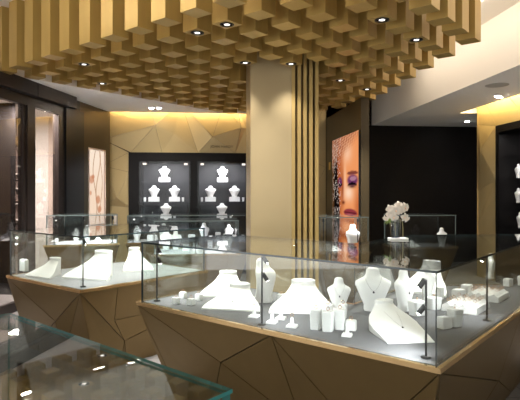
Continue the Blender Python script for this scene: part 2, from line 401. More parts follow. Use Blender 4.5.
# ------------------------------------------------------------------ gold column with slats
CXL, CXR = .512, .985
b = MB(); b.box((CXL, 5.90, 0), (CXR, 6.55, ZR-.002))
b.box((CXR, 6.02, 0), (1.31, 6.55, ZR-.002), 1)
colm = struct(b.build('column', [COLGOLD, mat('slat_backing', (.09, .055, .02), .6)]))
sw = .040; pitch = (1.30-CXR-sw)/4
for k in range(5):
    x = CXR+.002+k*pitch; bb = MB(); bb.box((x, 5.90, 0), (x+sw, 6.019, ZR-.002)); bb.build('slat', SLATGOLD, colm)

# ------------------------------------------------------------------ poster panel (freestanding fin)
PX = 2.30; PP = Vector((PX, 0, 0)); PN = Vector((-1, 0, 0))
pz = lambda px, py: on_plane(px, py, PP, PN)
yn = pz(361, 200).y; b = MB()
b.box((PX, yn, 0), (PX+.125, 9.75, 2.93), 0); struct(b.build('wall_poster', [BROWNG]))
pa = pz(360, 130); pf = pz(333.5, 140)
pz0, pz1 = .47, pa.z
def face(u, v):                            # u: far to near edge, v: bottom to top
    w = 1-v
    G = lambda x, y, rx, ry: math.exp(-(((u-x)/rx)**2+((w-y)/ry)**2))
    E = lambda x, y, rx, ry, a=.6, b_=1.2: 1-sm(a, b_, ((u-x)/rx)**2+((w-y)/ry)**2)
    c = mixc((.50, .15, .05), (.88, .42, .20), sm(.22, .6, u))
    c = mixc(c, (.55, .17, .06), .7*sm(.78, 1.0, u)*sm(.35, .6, w))
    c = mixc(c, (1.0, .82, .66), .5*G(.62, .15, .16, .08)); c = mixc(c, (1.0, .80, .64), .85*G(.66, .475, .16, .06))
    c = mixc(c, (1.0, .72, .52), .6*G(.53, .36, .05, .13))
    c = mixc(c, (.38, .11, .05), .8*G(.44, .43, .045, .12)); c = mixc(c, (.16, .03, .02), .9*G(.47, .555, .06, .014))
    c = mixc(c, (.22, .06, .06), .85*E(.80, .315+.12*(u-.75)**2, .20, .016))
    c = mixc(c, (.20, .06, .20), .95*E(.80, .375, .20, .05, .3, 1.3)); c = mixc(c, (.62, .38, .44), .7*E(.82, .362, .12, .018))
    c = mixc(c, (.02, .01, .015), .97*E(.79, .403+.10*(u-.79)**2*4, .17, .013)); c = mixc(c, (.05, .01, .03), .8*G(.79, .425, .12, .012))
    c = mixc(c, (.20, .06, .18), .95*E(.34, .385, .09, .05, .3, 1.3)); c = mixc(c, (.02, .01, .015), .95*E(.35, .405, .08, .013))
    c = mixc(c, (.36, .07, .10), .95*E(.72, .635, .25, .036)); c = mixc(c, (.10, .015, .03), .85*E(.72, .633, .22, .007)); c = mixc(c, (.75, .38, .42), .5*G(.70, .652, .10, .008))
    c = mixc(c, (.38, .10, .04), .7*G(.70, .70, .25, .02)); c = mixc(c, (.95, .55, .32), .6*G(.70, .76, .2, .04)); c = mixc(c, (.33, .09, .03), .7*G(.60, .83, .5, .03))
    h = math.sin(u*61.7+w*113.1)*math.sin(u*37.3-w*171.7); h2 = math.sin(u*143.+w*71.)*math.sin(u*89.-w*233.)
    hair = sm(.31, .24, u+.05*math.sin(7*w)) 
    c = mixc(c, (.018, .010, .010), hair); c = mixc(c, (.16, .09, .04), sm(.12, .06, u))
    tp = sm(.20, .05, w+.22*(u-.5)); c = mixc(c, (.38, .13, .07) if h < .1 else (.80, .50, .34), tp*.8)
    if u < .36 and random.random() < .10: c = (.80, .70, .64)
    return tuple(x**1.35 for x in c)
fp = empty('face_poster', (PX, (pa.y+pf.y)/2, pz0), 0, 'tall backlit poster of a woman’s made-up face with dark sparkling hair', 'poster')
b = MB(); b.box((PX-.022, pa.y, pz0), (PX-.002, pf.y, pz1)); ch(b.build('backing_board', BLACKM, fp), fp)  # flat backing board behind the printed sheet, not a frame
ch(paint('poster_sheet', lambda u, v: Vector((PX-.0235, pf.y+(pa.y-pf.y)*u, pz0+(pz1-pz0)*v)), 70, 120, face, print_mat('backlit_print_face', .36), fp), fp)
p = pz(330, 166); b = MB(); b.box((PX-.012, p.y-.05, p.z-.07), (PX-.001, p.y+.05, p.z+.07)); tag(b.build('wall_plaque', mat('brass_plate', (.75, .52, .12), .3, .6)), 'small brass plaque on the brown panel beside the face poster', 'plaque')

# ------------------------------------------------------------------ canopy of hanging gold boxes
C0 = at(115, 38.5, ZB); C0 = Vector((C0.x, C0.y)); E1 = Vector((1, -1))/math.sqrt(2); E2 = Vector((1, 1))/math.sqrt(2)
BP, BS = .36, .18
spots_px = [(82, 64), (101, 83), (198, 33), (229, 24.5), (243, 72.5), (293, 63), (388, 19), (344, 80), (369, 88), (423, 40)]
h = BS/2; boxm = MB(); boxm.box((-h, -h, 0), (h, h, ZR-ZB-.002)); boxme = boxm.mesh('hanging_box', GOLDBOX)
ringm = MB(); ringm.loft([(-.006, .048, .048, 0), (-.006, .060, .060, 0), (.0, .062, .062, 0)], 20, 0, cap=False); ringme = ringm.mesh('lamp_ring', BLACKM)
lensm = MB(); lensm.loft([(-.003, .024, .024, 0), (-.001, .026, .026, 0)], 16); lensme = lensm.mesh('lamp_lens', LAMPDIM)
darkm = MB(); darkm.loft([(-.002, .05, .05, 0), (-.001, .05, .05, 0)], 20); darkme = darkm.mesh('lamp_well', BLACK)
rows = {}
for j in range(0, 14):
    for i in range(-6, 8):
        c = C0+E1*(i*BP)+E2*(j*BP)
        if i > 7 or c.x > 2.60 or c.y > 9.30 or c.y < 1.8: continue
        x, y, d = proj((c.x, c.y, ZB))
        if d < .5 or y < -22 or x > 560 or x < -40: continue
        if CXL-.14 < c.x < 1.31+.14 and 5.9-.14 < c.y < 6.55+.14: continue
        rows.setdefault(j, []).append((i, c, x, y))
lit = {}
for k, (sx, sy) in enumerate(spots_px):
    best = min(((x-sx)**2+(y-sy)**2, j, i) for j in rows for (i, c, x, y) in rows[j]); lit[(best[1], best[2])] = k
LIT_AT = ['over the storefront window', 'at the storefront edge', 'in mid canopy above the lettering', 'in mid canopy ahead of the column',
          'touching the column edge', 'in front of the column slats', 'high over the counter corner', 'over the face poster, front one of two', 'over the face poster, hindmost', 'on the stepped edge by bare ceiling']
DOWN = []
for j in sorted(rows):
    for n, (i, c, x, y) in enumerate(sorted(rows[j], key=lambda t: t[0]), 1):
        o = bpy.data.objects.new('hanging_box', boxme); COL.objects.link(o); o.location = (c.x, c.y, ZB); o.rotation_euler = (0, 0, PI/4)
        rowname = 'the front row' if j == 0 else 'the %s row back' % ORD[j+1]
        if (j, i) in lit:
            lab = 'gold hanging ceiling box with a round downlight %s' % LIT_AT[lit[(j, i)]]
            for (nm, me) in (('lamp_ring', ringme), ('lamp_well', darkme), ('lamp_lens', lensme)):
                q = bpy.data.objects.new(nm, me); COL.objects.link(q); q.parent = o
            DOWN.append((c.x, c.y))
        else: lab = 'gold hanging box, %s from the storefront in %s' % (ORD[n], rowname)
        tag(o, lab, 'ceiling box', 'gold boxes hanging in the ceiling recess')

# ceiling downlights on the low ceiling
def downlight(px, py, label, n=2, dx=.1, along=RT):
    p = at(px, py, ZC); e = empty('ceiling_spotlight', (p.x, p.y, ZC), 0, label, 'ceiling light', 'downlights in the white ceiling')
    for k in range(n):
        off = along*(dx*(k-(n-1)/2))
        m = MB(); m.loft([(-.012, .05, .05, 0), (-.008, .058, .058, 0), (-.001, .06, .06, 0)], 18, M=Matrix.Translation(off)); m.build('housing', WHITE2, e)
        m = MB(); m.loft([(-.016, .036, .036, 0), (-.0125, .040, .040, 0)], 16, M=Matrix.Translation(off)); m.build('lamp_lens', LAMPON, e)
    return p
D1 = downlight(155, 107.5, 'twin downlight in the white ceiling in front of the lettered gold wall', 2, .13)
D2 = downlight(498.5, 96, 'twin downlight in the grey ceiling beside the round speaker', 2, .13, Vector((.5, .5, 0)))
D3 = downlight(467, 121, 'single small downlight in the grey ceiling before the black wall', 1)
p = at(497, 85, ZC); b = MB(); b.loft([(-.008, .13, .13, 0), (-.006, .15, .15, 0), (-.001, .152, .152, 0)], 28)
o = tag(b.build('ceiling_speaker', mat('speaker_grille', (.50, .47, .44), .8)), 'round flush speaker grille in the grey ceiling near a twin downlight', 'speaker'); o.location = (p.x, p.y, ZC)

# ------------------------------------------------------------------ wall sign
p = on_plane(221, 148, WP, WN); sign = empty('wall_lettering', (p.x, YW-.06, p.z))
for wd, x in (('JOHN', -.195), ('HARDY', .0)):
    cu = bpy.data.curves.new('word', 'FONT'); cu.body = wd; cu.size = .062; cu.extrude = .003; cu.space_character = 1.12; cu.materials.append(INK)
    o = bpy.data.objects.new('word', cu); COL.objects.link(o); bpy.context.view_layer.update()
    me = bpy.data.meshes.new_from_object(o.evaluated_get(bpy.context.evaluated_depsgraph_get())); bpy.data.objects.remove(o)
    o = bpy.data.objects.new('word', me); COL.objects.link(o); o.parent = sign; o.location = (x, 0, 0); o.rotation_euler = (PI/2, 0, 0)
o = sign
tag(o, 'small dark capital lettering on the gold wall above the cabinet', 'sign')

# ------------------------------------------------------------------ glass counters
POLYS = []
def counter(label, poly, zd, zt, faces=None, deck=DECK, edge=EDGE, taper=.20, base=BRONZE, skip=(), tk=.011, topglass=None, glass=None):
    """poly runs counter-clockwise or clockwise; faces: {edge index: list of facets given as photo points or None}"""
    n = len(poly); A = sum(poly[i][0]*poly[(i+1)%n][1]-poly[(i+1)%n][0]*poly[i][1] for i in range(n))
    if A < 0: raise ValueError('counter outline must run counter-clockwise')
    cx, cy = sum(p[0] for p in poly)/n, sum(p[1] for p in poly)/n
    e = empty('display_counter', (cx, cy, 0), 0, label, 'display counter', 'glass jewellery counters')
    loc = lambda o: ch(o, e)
    POLYS.append((poly, zd))
    bot = inset(poly, taper); zb = zd-.02; mb = MB()
    mb.prism(inset(bot, .012), 0, zb-.001, 0, poly2=inset(poly, .012))
    for i in range(n):
        T0, T1 = Vector((*poly[i], zb)), Vector((*poly[(i+1)%n], zb)); B0, B1 = Vector((*bot[i], 0)), Vector((*bot[(i+1)%n], 0))
        ex = (T1-T0).normalized(); w = (T1-T0).length
        dn = (B0-T0) - ex*((B0-T0).dot(ex)); hgt = dn.length; dn.normalize(); nr = ex.cross(-dn); 
        if nr.dot(Vector((cx, cy, 0))-T0) > 0 and n == 4: nr = -nr
        F = lambda a, b_, o, T0=T0, ex=ex, dn=dn, nr=nr: T0+ex*a+dn*b_+nr*o
        s0 = (B0-T0).dot(ex); s1 = (B1-T0).dot(ex)
        def uv(px, py, off=0, T0=T0, ex=ex, dn=dn, nr=nr): p = on_plane(px, py, T0, nr)-T0; return (p.dot(ex), min(hgt, max(0, p.dot(dn))), off)
        tl, tr, bl, br = (0, 0, 0), (w, 0, 0), (s0, hgt, 0), (s1, hgt, 0)
        fl = lambda a: (a, hgt, 0)
        if faces and i in faces: polys = faces[i](uv, tl, tr, bl, br, fl, w, hgt)
        else:
            m = (w*.42, hgt*.52, .02); k = fl(w*.55); t = (w*.62, 0, 0)
            polys = [[tl, t, m], [tl, m, bl], [bl, m, k], [m, t, k], [t, tr, k], [tr, br, k]]
        facets(mb, polys, F, .003, .006, 1)
    loc(mb.build('base', [GROOVE, base], e))
    i1 = inset(poly, .017)
    mb = MB(); mb.prism(i1, zd-.019, zd); loc(mb.build('deck', deck, e))
    mb = MB()
    for i in range(n):
        j = (i+1) % n; o1, o2 = inset(poly, -.004), inset(poly, .0165)
        mb.prism([o1[i], o1[j], o2[j], o2[i]], zd-.022, zd+.002)
    loc(mb.build('rim', TRIM, e))
    a, c = inset(poly, .021), inset(poly, .031)
    for i in range(n):
        if i in skip: continue
        j = (i+1) % n; mb = MB(); mb.prism([a[i], a[j], c[j], c[i]], zd+.0005, zt-tk-.0005, 0)
        for k in (-1, -3): mb.m[k] = 1
        mb.m[-6] = 1; mb.m[-5] = 1
        loc(mb.build('glass_panel', [glass or GLASS, edge], e))
    mb = MB(); mb.prism(inset(poly, .018), zt-tk, zt, 0, side=1); loc(mb.build('glass_top', [topglass or glass or GLASS, edge], e))
    return e
ZD, ZTOP = .74, 1.16
xy = lambda p: (p.x, p.y)
# main counter
A = at(437, 271, ZTOP); B = at(140, 242, ZTOP)
B = Vector((A.x-1.46, A.y+1.53, 0))
A2 = Vector((A.x, A.y+1.273)); Cc = (B.x+.636, B.y+.636); Dd = xy(A2); YF = 4.10
Ee = (Dd[0]+(YF-Dd[1]), YF); Ff = (A.x+(YF-A.y), YF)
mainpoly = [xy(A), Ff, Ee, Dd, Cc, xy(B)]
def main_front(uv, tl, tr, bl, br, fl, w, hg):       # runs B -> A
    N1 = uv(224, 360, .03); N2 = (uv(270.5, 332)[0], 0, .0); F0 = fl(uv(185, 404)[0]); F1 = fl(uv(208, 408)[0])
    M = uv(303, 426, .0); Fa = fl(uv(316, 440)[0]); M2 = uv(366, 440, .02); Fb_ = fl(uv(362, 470)[0])
    return [[tl, N2, N1], [tl, N1, F1, F0], [tl, F0, bl], [N1, N2, M], [N1, M, Fa, F1], [N2, M2, Fb_, Fa, M], [N2, tr, M2], [tr, br, Fb_, M2]]
def main_right(uv, tl, tr, bl, br, fl, w, hg):       # runs A -> F
    k1 = uv(457, 400, 0); k2 = fl(.55); m = (1.25, hg*.55, .02)
    return [[tl, fl(.42), bl], [tl, m, fl(.42)], [tl, (1.5, 0, 0), m], [(1.5, 0, 0), tr, fl(2.0), m], [m, fl(2.0), fl(.42)], [tr, br, fl(2.0)]]
MAIN = counter('large bronze faceted counter with long glass case full of white jewellery forms', inset(mainpoly, -.02), ZD, ZTOP, {5: main_front, 0: main_right}, edge=EDGEK, taper=[.18, .0, .1, .1, .2, .2])
# left island
L2 = at(80, 290.5, ZD); Lq = Vector((-.70, .70, 0)); L_a = xy(L2); L_b = (L2.x-.86, L2.y+.85)
L_c = (L_b[0]+1.0, L_b[1]+.98); L_d = (L2.x+1.0, L2.y+.98)
def left_front(uv, tl, tr, bl, br, fl, w, hg):       # runs L_b -> L_a
    n = uv(58, 320, .025); n2 = fl(uv(58, 345)[0]); f0 = fl(uv(26, 340)[0])
    return [[tl, tr, n], [tl, n, f0], [tl, f0, bl], [n, tr, n2], [n, n2, f0], [tr, br, n2]]
def left_right(uv, tl, tr, bl, br, fl, w, hg):       # runs L_a -> L_d
    n = uv(123, 340, .02); n3 = uv(118, 286); n4 = uv(114, 320, .006); n5 = (w*.98, hg*.42, 0); q = fl(uv(121, 360)[0]); r = fl(uv(127, 360)[0])
    t1 = (n3[0], 0, 0)
    return [[tl, t1, n4, n], [tl, n, q, bl], [t1, tr, n5, n4], [n4, n5, n], [n, n5, br, r], [n, r, q]]
LEFT = counter('square bronze island counter with glass case, standing before the storefront window', [L_a, L_d, L_c, L_b], ZD, ZTOP, {3: left_front, 0: left_right}, deck=DECKW, edge=EDGEK, taper=[.14, .0, .2, .24])
# near counter
P_ = at(231, 389, ZTOP); Q_ = at(10, 313, ZTOP)
NEAR = counter('glass-topped counter with teal glass edges, cut off by the corner beneath the camera', inset([xy(P_), xy(Q_), (Q_.x-.62, Q_.y-.62), (P_.x-.62, P_.y-.62)], -.02), ZD, ZTOP, edge=EDGE, tk=.007, topglass=GLASSTOP, deck=DECKDARK)
# counters further back
FOURTH = counter('long glass counter right against the black wall cabinet', [(-1.22, 8.15), (.72, 8.15), (.72, 8.8), (-1.22, 8.8)], ZD, ZTOP, deck=DECKW, edge=EDGEG, glass=GLASSCAB)
THIRD = counter('small counter before the lettered gold wall, crowded with white forms', [(-.66, 6.55), (.44, 6.55), (.44, 7.25), (-.66, 7.25)], ZD, ZTOP, deck=DECKW, edge=EDGEG, glass=GLASSCAB)
POSTERC = counter('small glass counter between the slatted column and the face poster', [(1.42, 6.45), (2.10, 6.45), (2.10, 7.1), (1.42, 7.1)], ZD+.02, 1.2, deck=DECK, edge=EDGEG, glass=GLASSCAB)
ORCHC = counter('plain glass counter before the black wall behind the orchid', [(2.62, 6.9), (3.5, 6.9), (3.5, 7.5), (2.62, 7.5)], ZD+.02, 1.2, deck=DECK, edge=EDGEG, glass=GLASSCAB)
lw0 = at(38, 215, 1.21); 
WALLC = counter('low glass counter under the cream poster along the dark frame', [(-1.98, 6.62), (-1.10, 6.82), (-1.24, 7.44), (-1.92, 7.28)], .86, 1.23, deck=DECKW, edge=EDGEG, glass=GLASSCAB)

# ------------------------------------------------------------------ black wall cabinet (two bays)
def cabinet():
    e = empty('display_cabinet', ((CX0+CX1)/2, YW, 0), 0, 'black two-bay glass-fronted wall cabinet under the lettered gold band', 'cabinet')
    bays = []
    f = MB(); zb_ = .35
    y0, y1 = YW-.045, YW+.42
    x_in = [(on_plane(141, 190, WP, WN).x, on_plane(189, 190, WP, WN).x), (on_plane(199, 190, WP, WN).x, on_plane(247, 190, WP, WN).x)]
    zi1 = on_plane(160, 163, WP, WN).z; zi0 = .55
    xs = [CX0, x_in[0][0], x_in[0][1], x_in[1][0], x_in[1][1], CX1]
    f.box((xs[0], y0, 0), (xs[1], y1, CZT)); f.box((xs[2], y0, 0), (xs[3], y1, CZT)); f.box((xs[4], y0, 0), (xs[5], y1, CZT))
    for a, c in ((1, 2), (3, 4)):
        f.box((xs[a], y0, zi1), (xs[c], y1, CZT)); f.box((xs[a], y0, 0), (xs[c], y1, zi0))
        f.box((xs[a], y1-.02, zi0), (xs[c], y1, zi1), 1)
    ch(f.build('carcass', [BLACK, mat('slate_backing', (.022, .022, .027), .6)], e), e)
    shz = [on_plane(165, q, Vector((0, YW+.2, 0)), WN).z for q in (182, 201.5, 219)]
    for bi, (xa, xb) in enumerate(x_in):
        for z in shz:
            s = MB(); s.box((xa+.002, YW+.03, z-.012), (xb-.002, YW+.385, z)); ch(s.build('shelf', [GLASSCAB], e), e)
        d = MB(); d.box((xa-.03, y0-.03, zi0-.03), (xb+.03, y0-.022, zi1+.03)); 
        dr = ch(d.build('glass_door', [GLASSCAB], e), e)
        d = MB()
        for (u0, u1, z0, z1) in ((xa-.035, xa, zi0-.035, zi1+.035), (xb, xb+.035, zi0-.035, zi1+.035), (xa, xb, zi1, zi1+.035), (xa, xb, zi0-.035, zi0)):
            d.box((u0, y0-.021, z0), (u1, y0-.002, z1))
        ch(d.build('door_frame', BLACK, e), e)
        hnd = MB(); hx = xb-.02 if bi == 0 else xa+.02; hnd.tube([(hx, y0-.05, 1.0), (hx, y0-.05, 1.35)], .008); hnd.box((hx-.006, y0-.05, 1.03), (hx+.006, y0-.031, 1.045)); hnd.box((hx-.006, y0-.05, 1.30), (hx+.006, y0-.031, 1.315)); ch(hnd.build('handle', BLACKM, e), e)
        for lx in (xa+.06, xb-.06):
            k = MB(); k.box((lx-.03, YW+.02, zi1-.03), (lx+.03, YW+.08, zi1-.001)); ch(k.build('cabinet_lamp', emis('cabinet_lamp_glow', (1, .85, .72), .6), e), e)
        light('cabinet_light', 'AREA', ((xa+xb)/2, YW-.005, zi1-.035), 6, (1, .98, .96), target=((xa+xb)/2, YW+.22, 1.2), sx=.6, sy=.05)
        bays.append((xa, xb))
    return e, bays, shz, zi0
CAB, BAYS, SHZ, CAB0 = cabinet()
# cabinet in the right gold wall
def right_cabinet():
    e = empty('display_cabinet', (XW, (Y0+YK)/2, 0), 0, 'tall black glass-fronted cabinet set into the golden wall beside the black wall', 'cabinet')
    f = MB(); x0, x1 = XW-.03, XW+.45
    f.box((x0, YK-.10, 0), (x1, YK-.004, ZK-.004)); f.box((x0, Y0+.004, 0), (x1, Y0+.10, ZK-.004)); f.box((x0, Y0+.1, ZK-.12), (x1, YK-.1, ZK-.004)); f.box((x0, Y0+.1, 0), (x1, YK-.1, .6)); f.box((x1-.02, Y0+.1, .6), (x1, YK-.1, ZK-.12))
    f.box((x0, 6.72, .6), (x1-.02, 6.80, ZK-.12))
    ch(f.build('carcass', BLACK, e), e)
    for z in (.95, 1.35, 1.75, 2.12):
        for (u, v) in ((Y0+.1, 6.72), (6.80, YK-.1)):
            s = MB(); s.box((XW+.06, u, z-.012), (x1-.03, v, z)); ch(s.build('shelf', GLASSCAB, e), e)
    for (u, v) in ((Y0+.1, 6.72), (6.80, YK-.1)):
        s = MB(); s.box((x0-.012, u-.02, .58), (x0-.004, v+.02, ZK-.1)); ch(s.build('glass_door', GLASSCAB, e), e)
    light('cabinet_light', 'AREA', (XW+.2, 7.5, ZK-.14), 10, (1, .95, .9), target=(XW+.2, 7.5, 0), sx=1.0, sy=.1)
    return e
right_cabinet()

# ------------------------------------------------------------------ jewellery forms (built once, then copied)
def lerpk(keys, t):
    for (a, b_) in zip(keys, keys[1:]):
        if t <= b_[0]:
            f = (t-a[0])/(b_[0]-a[0]); f = f*f*(3-2*f)*.5+f*.5; return [x+(y-x)*f for x, y in zip(a[1:], b_[1:])]
    return list(keys[-1][1:])
SLF = [(0, .185, -.150, .012), (.2, .180, -.11, .032), (.4, .155, -.055, .060), (.55, .124, -.015, .085), (.7, .092, .018, .110), (.85, .072, .040, .134), (.93, .067, .05, .146), (1, .069, .056, .152)]
SLT = [(0, .125, -.200, .010), (.2, .130, -.12, .036), (.45, .138, -.02, .064), (.60, .140, .05, .082), (.72, .120, .10, .094), (.83, .080, .135, .108), (.92, .056, .155, .126), (1, .052, .17, .140)]
SL = SLF; EK = .18; NK = (.069, .050, .100, .158)
def slope_surface(u, t):
    w, y, z = lerpk(SL, t)
    k = sm(.45, 1, t)
    return Vector((u*w, y+.055*k*u*u, z*(1-EK*(1-k)*abs(u)**2.2)))
def make_slope():
    nu, nt = 18, 20; mb = MB(); vs = []; fs = []
    for j in range(nt+1):
        for i in range(nu+1): vs.append(slope_surface(-1+2*i/nu, j/nt))
    for j in range(nt):
        for i in range(nu): a = j*(nu+1)+i; fs.append((a, a+1, a+nu+2, a+nu+1))
    mb.add(vs, fs, 0, True)
    loop = [(i, 0) for i in range(nu+1)]+[(nu, j) for j in range(1, nt+1)]+[(i, nt) for i in range(nu-1, -1, -1)]+[(0, j) for j in range(nt-1, 0, -1)]
    P = [vs[j*(nu+1)+i] for (i, j) in loop]; n = len(P)
    mb.add(P+[Vector((p.x, p.y, 0)) for p in P], [(i, n+i, n+(i+1) % n, (i+1) % n) for i in range(n)])
    mb.add([Vector((p.x, p.y, 0)) for p in P], [tuple(reversed(range(n)))])
    w, d, y, z = NK; mb.loft([(0, w*.9, d*.8, y+.01), (z*.7, w*1.02, d*.95, y), (z*.93, w, d, y), (z, w*1.03, d*1.05, y), (z+.004, w*.93, d*.92, y), (z-.006, w*.80, d*.78, y)], 24)
    return mb.mesh('necklace_slope', WHITE)
BUSTSEC = [(0, .040, .034, .012), (.012, .043, .036, .012), (.04, .042, .030, .010), (.09, .058, .030, .004), (.14, .073, .032, .0), (.175, .083, .033, .0), (.195, .080, .032, .004), (.21, .060, .029, .008), (.222, .041, .026, .012), (.24, .033, .024, .014), (.262, .031, .023, .015), (.276, .026, .019, .015), (.283, .014, .010, .015)]
def make_bust():
    mb = MB(); mb.loft(BUSTSEC, 24); return mb.mesh('necklace_bust', WHITE)
def bust_front(z):
    for a, b_ in zip(BUSTSEC, BUSTSEC[1:]):
        if a[0] <= z <= b_[0]:
            f = (z-a[0])/(b_[0]-a[0]); w = a[1]+(b_[1]-a[1])*f; d = a[2]+(b_[2]-a[2])*f; y = a[3]+(b_[3]-a[3])*f; return w, d, y
    return .04, .03, .01
def make_necklace():                                # chain and pendant lying on a bust front
    mb = MB(); pts = []
    for k in range(49):
        a = -1+2*k/48; z = .222-.085*(1-abs(a)**1.6); w, d, y = bust_front(z); x = .039*math.copysign(abs(a)**.9, a)
        pts.append((x, y-d*math.sqrt(max(.05, 1-(x/w)**2))-.0042, z))
    mb.tube(pts, .0006, 5, 0); c = pts[24]
    mb.ball((c[0], c[1]-.002, c[2]-.008), .0062, 1, sc=(.8, .5, 1.25)); return mb.mesh('necklace', [SILVER, GEM])
def make_slope_pendant():
    mb = MB(); pts = []
    for k in range(17):
        a = -1+2*k/16; t = .76-.44*(1-abs(a)**1.5); w = lerpk(SL, t)[0]; p = slope_surface(.75*a*.05/w, t); pts.append((p.x, p.y-.003, p.z+.0032))
    mb.tube(pts, .0005, 5, 0); c = pts[8]; mb.ball((c[0], c[1]-.006, c[2]+.001), .0075, 1, sc=(.8, 1.1, .6)); return mb.mesh('necklace', [SILVER, GEM])
def make_block(w=.024, hgt=.085, top=.86):
    mb = MB(); k = .0035
    def oct_(s): c = s-k*1.6; return [(-c, -s), (c, -s), (s, -c), (s, c), (c, s), (-c, s), (-s, c), (-s, -c)]
    mb.prism(oct_(w*top), 0, hgt*.94, 0, poly2=oct_(w)); mb.prism(oct_(w), hgt*.9401, hgt, 0, poly2=oct_(w*.93)); return mb.mesh('ring_block', WHITE2)
def make_cube():
    mb = MB(); mb.box((-.028, -.024, 0), (.028, .024, .05)); mb.box((-.025, -.021, .05), (.025, .021, .054)); return mb.mesh('jewellery_box', WHITE2)
def make_clip():
    mb = MB(); mb.prism([(-.022, -.022), (.022, -.022), (.022, .022), (-.022, .022)], 0, .010, 0, poly2=[(-.020, -.020), (.020, -.020), (.020, .020), (-.020, .020)])
    mb.loft([(.010, .010, .008, 0), (.03, .0085, .007, .001), (.044, .007, .006, .002), (.050, .003, .003, .002)], 12); return mb.mesh('ring_stand', WHITE2)
def make_ring():
    mb = MB(); M = Matrix.Rotation(PI/2, 4, 'X'); mb.torus(.0092, .0016, 0, M, 16, 6); mb.ball((0, 0, .0115), .0036, 1, sc=(1, 1, .8), n=8, k=5); return mb.mesh('ring', [RINGGOLD, GEM])
def make_tray():
    mb = MB(); mb.prism([(-.13, -.10), (.13, -.10), (.13, .10), (-.13, .10)], 0, .022, 0, poly2=[(-.125, -.095), (.125, -.095), (.125, .095), (-.125, .095)])
    for r in range(4):
        y = -.085+r*.045; mb.add([(-.12, y, .022), (.12, y, .022), (.12, y+.018, .033), (-.12, y+.018, .033), (.12, y+.040, .022), (-.12, y+.040, .022)], [(0, 1, 2, 3), (3, 2, 4, 5), (1, 4, 2), (0, 3, 5)])
    return mb.mesh('ring_tray', WHITE)
FLARE = make_slope(); FP = make_slope_pendant(); SL = SLT; EK = .55; NK = (.052, .036, .200, .146); TORSO = make_slope(); TP = make_slope_pendant()
MESH = dict(necklace_slope=FLARE, necklace_bust=make_bust(), ring_block=make_block(), jewellery_box=make_cube(), ring_stand=make_clip(), ring=make_ring(), ring_tray=make_tray())
NECK = make_necklace()
CATS = dict(necklace_slope='necklace display', necklace_bust='necklace bust', ring_block='ring display', jewellery_box='display box', ring_stand='ring stand', ring='ring', ring_tray='ring tray')
def fit_in(o):                            # nudge a form so that its whole footprint stays inside its case
    for poly, z in POLYS:
        x, y = o.location.x, o.location.y
        if abs(o.location.z-z) > .01: continue
        n = len(poly); inn = False; j = n-1
        for i in range(n):
            (xi, yi), (xj, yj) = poly[i], poly[j]
            if (yi > y) != (yj > y) and x < (xj-xi)*(y-yi)/(yj-yi)+xi: inn = not inn
            j = i
        if not inn: continue
        q = inset(poly, .05); M = Matrix.Rotation(o.rotation_euler.z, 4, 'Z')
        sc = o.scale; bb = [M @ Vector((c[0]*sc.x, c[1]*sc.y, 0)) for c in o.bound_box]
        for it in range(4):
            for i in range(n):
                a, b_ = Vector(q[i]), Vector(q[(i+1) % n]); t = (b_-a); L = t.length; t.normalize(); nr = Vector((-t.y, t.x))
                worst = 0
                for c in bb:
                    v = Vector((o.location.x+c.x, o.location.y+c.y))-a
                    if -.02 < v.dot(t) < L+.02 and -.5 < v.dot(nr) < worst: worst = v.dot(nr)
                o.location.x -= nr.x*worst; o.location.y -= nr.y*worst
        return
def put(kind, p, rz, label, scale=1, group=None, mesh=None, name=None, cat=None, fit=True):
    o = bpy.data.objects.new(name or kind, mesh or MESH[kind]); COL.objects.link(o)
    o.location = (p[0], p[1], p[2]+.0012); o.rotation_euler = (0, 0, math.radians(rz)); o.scale = (scale,)*3 if not isinstance(scale, tuple) else scale
    if fit and kind != 'ring': fit_in(o)
    return tag(o, label, cat or CATS[kind], group)
def dk(px, py, z=ZD): return at(px, py, z)
GM = 'white jewellery forms in the large counter'
def slope(px, py, rz, label, sc=1, pend=True, nl=None, z=ZD, group=GM, torso=False):
    p = dk(px, py, z); o = put('necklace_slope', p, rz, label, sc, group, TORSO if torso else FLARE); p = o.location
    if pend: put('necklace', (p.x, p.y, p.z-.0012), rz, nl, sc, 'necklaces on the white forms', TP if torso else FP, cat='necklace', fit=False)
def bust(px, py, rz, label, sc=1, nl=None, z=ZD, group=GM):
    p = put('necklace_bust', dk(px, py, z), rz, label, sc, group).location
    if nl: put('necklace', (p.x, p.y, p.z-.0012), rz, nl, sc, 'necklaces on the white forms', NECK, cat='necklace', fit=False)
# --- large counter, front arm
slope(217, 292, -10, 'white flared necklace slope behind another, beside the small ring boxes', .98, True, 'dark pendant on the hindmost white slope beside small ring boxes')
slope(236, 306, -18, 'white flared necklace slope with two dark pendants, lying close to the front glass', (1.05, 1.0, .85), True, 'dark pendant on the white slope close to the front glass')
bust(266, 302, 60, 'tall white bust turned sideways under the twin lamp pole', (1.25, 1.9, 1.08), None)
slope(303, 309, -12, 'large bare white flared neck form behind the row of tapered ring blocks', (1.15, 1.0, 1.1), False)
bust(339, 311, -8, 'small white bust with a fine chain, behind the tapered ring blocks', (.92, .85, .76), 'fine chain on the small white bust behind ring blocks')
bust(373, 311, -12, 'largest white bust with broad shoulders and a pendant, mid counter', (1.38, 1.15, .99), 'fine chain with dark pendant on the largest white bust')
bust(405, 311, 20, 'white bust turned towards the corner, next to the largest bust', (1.0, 1.1, .94), 'dark pendant on the white bust next to the largest')
slope(397, 333, 0, 'large white flared slope with one black pendant beside the corner lamp pole', (.98, 1.0, .95), True, 'black pendant on the large white slope by the corner pole', torso=True)
bust(428, 302, 30, 'white bust behind the corner lamp pole', .9, None)
slope(416, 287, -45, 'white neck form standing at the inner corner behind the busts', (1.0, .85, 1.45), False)
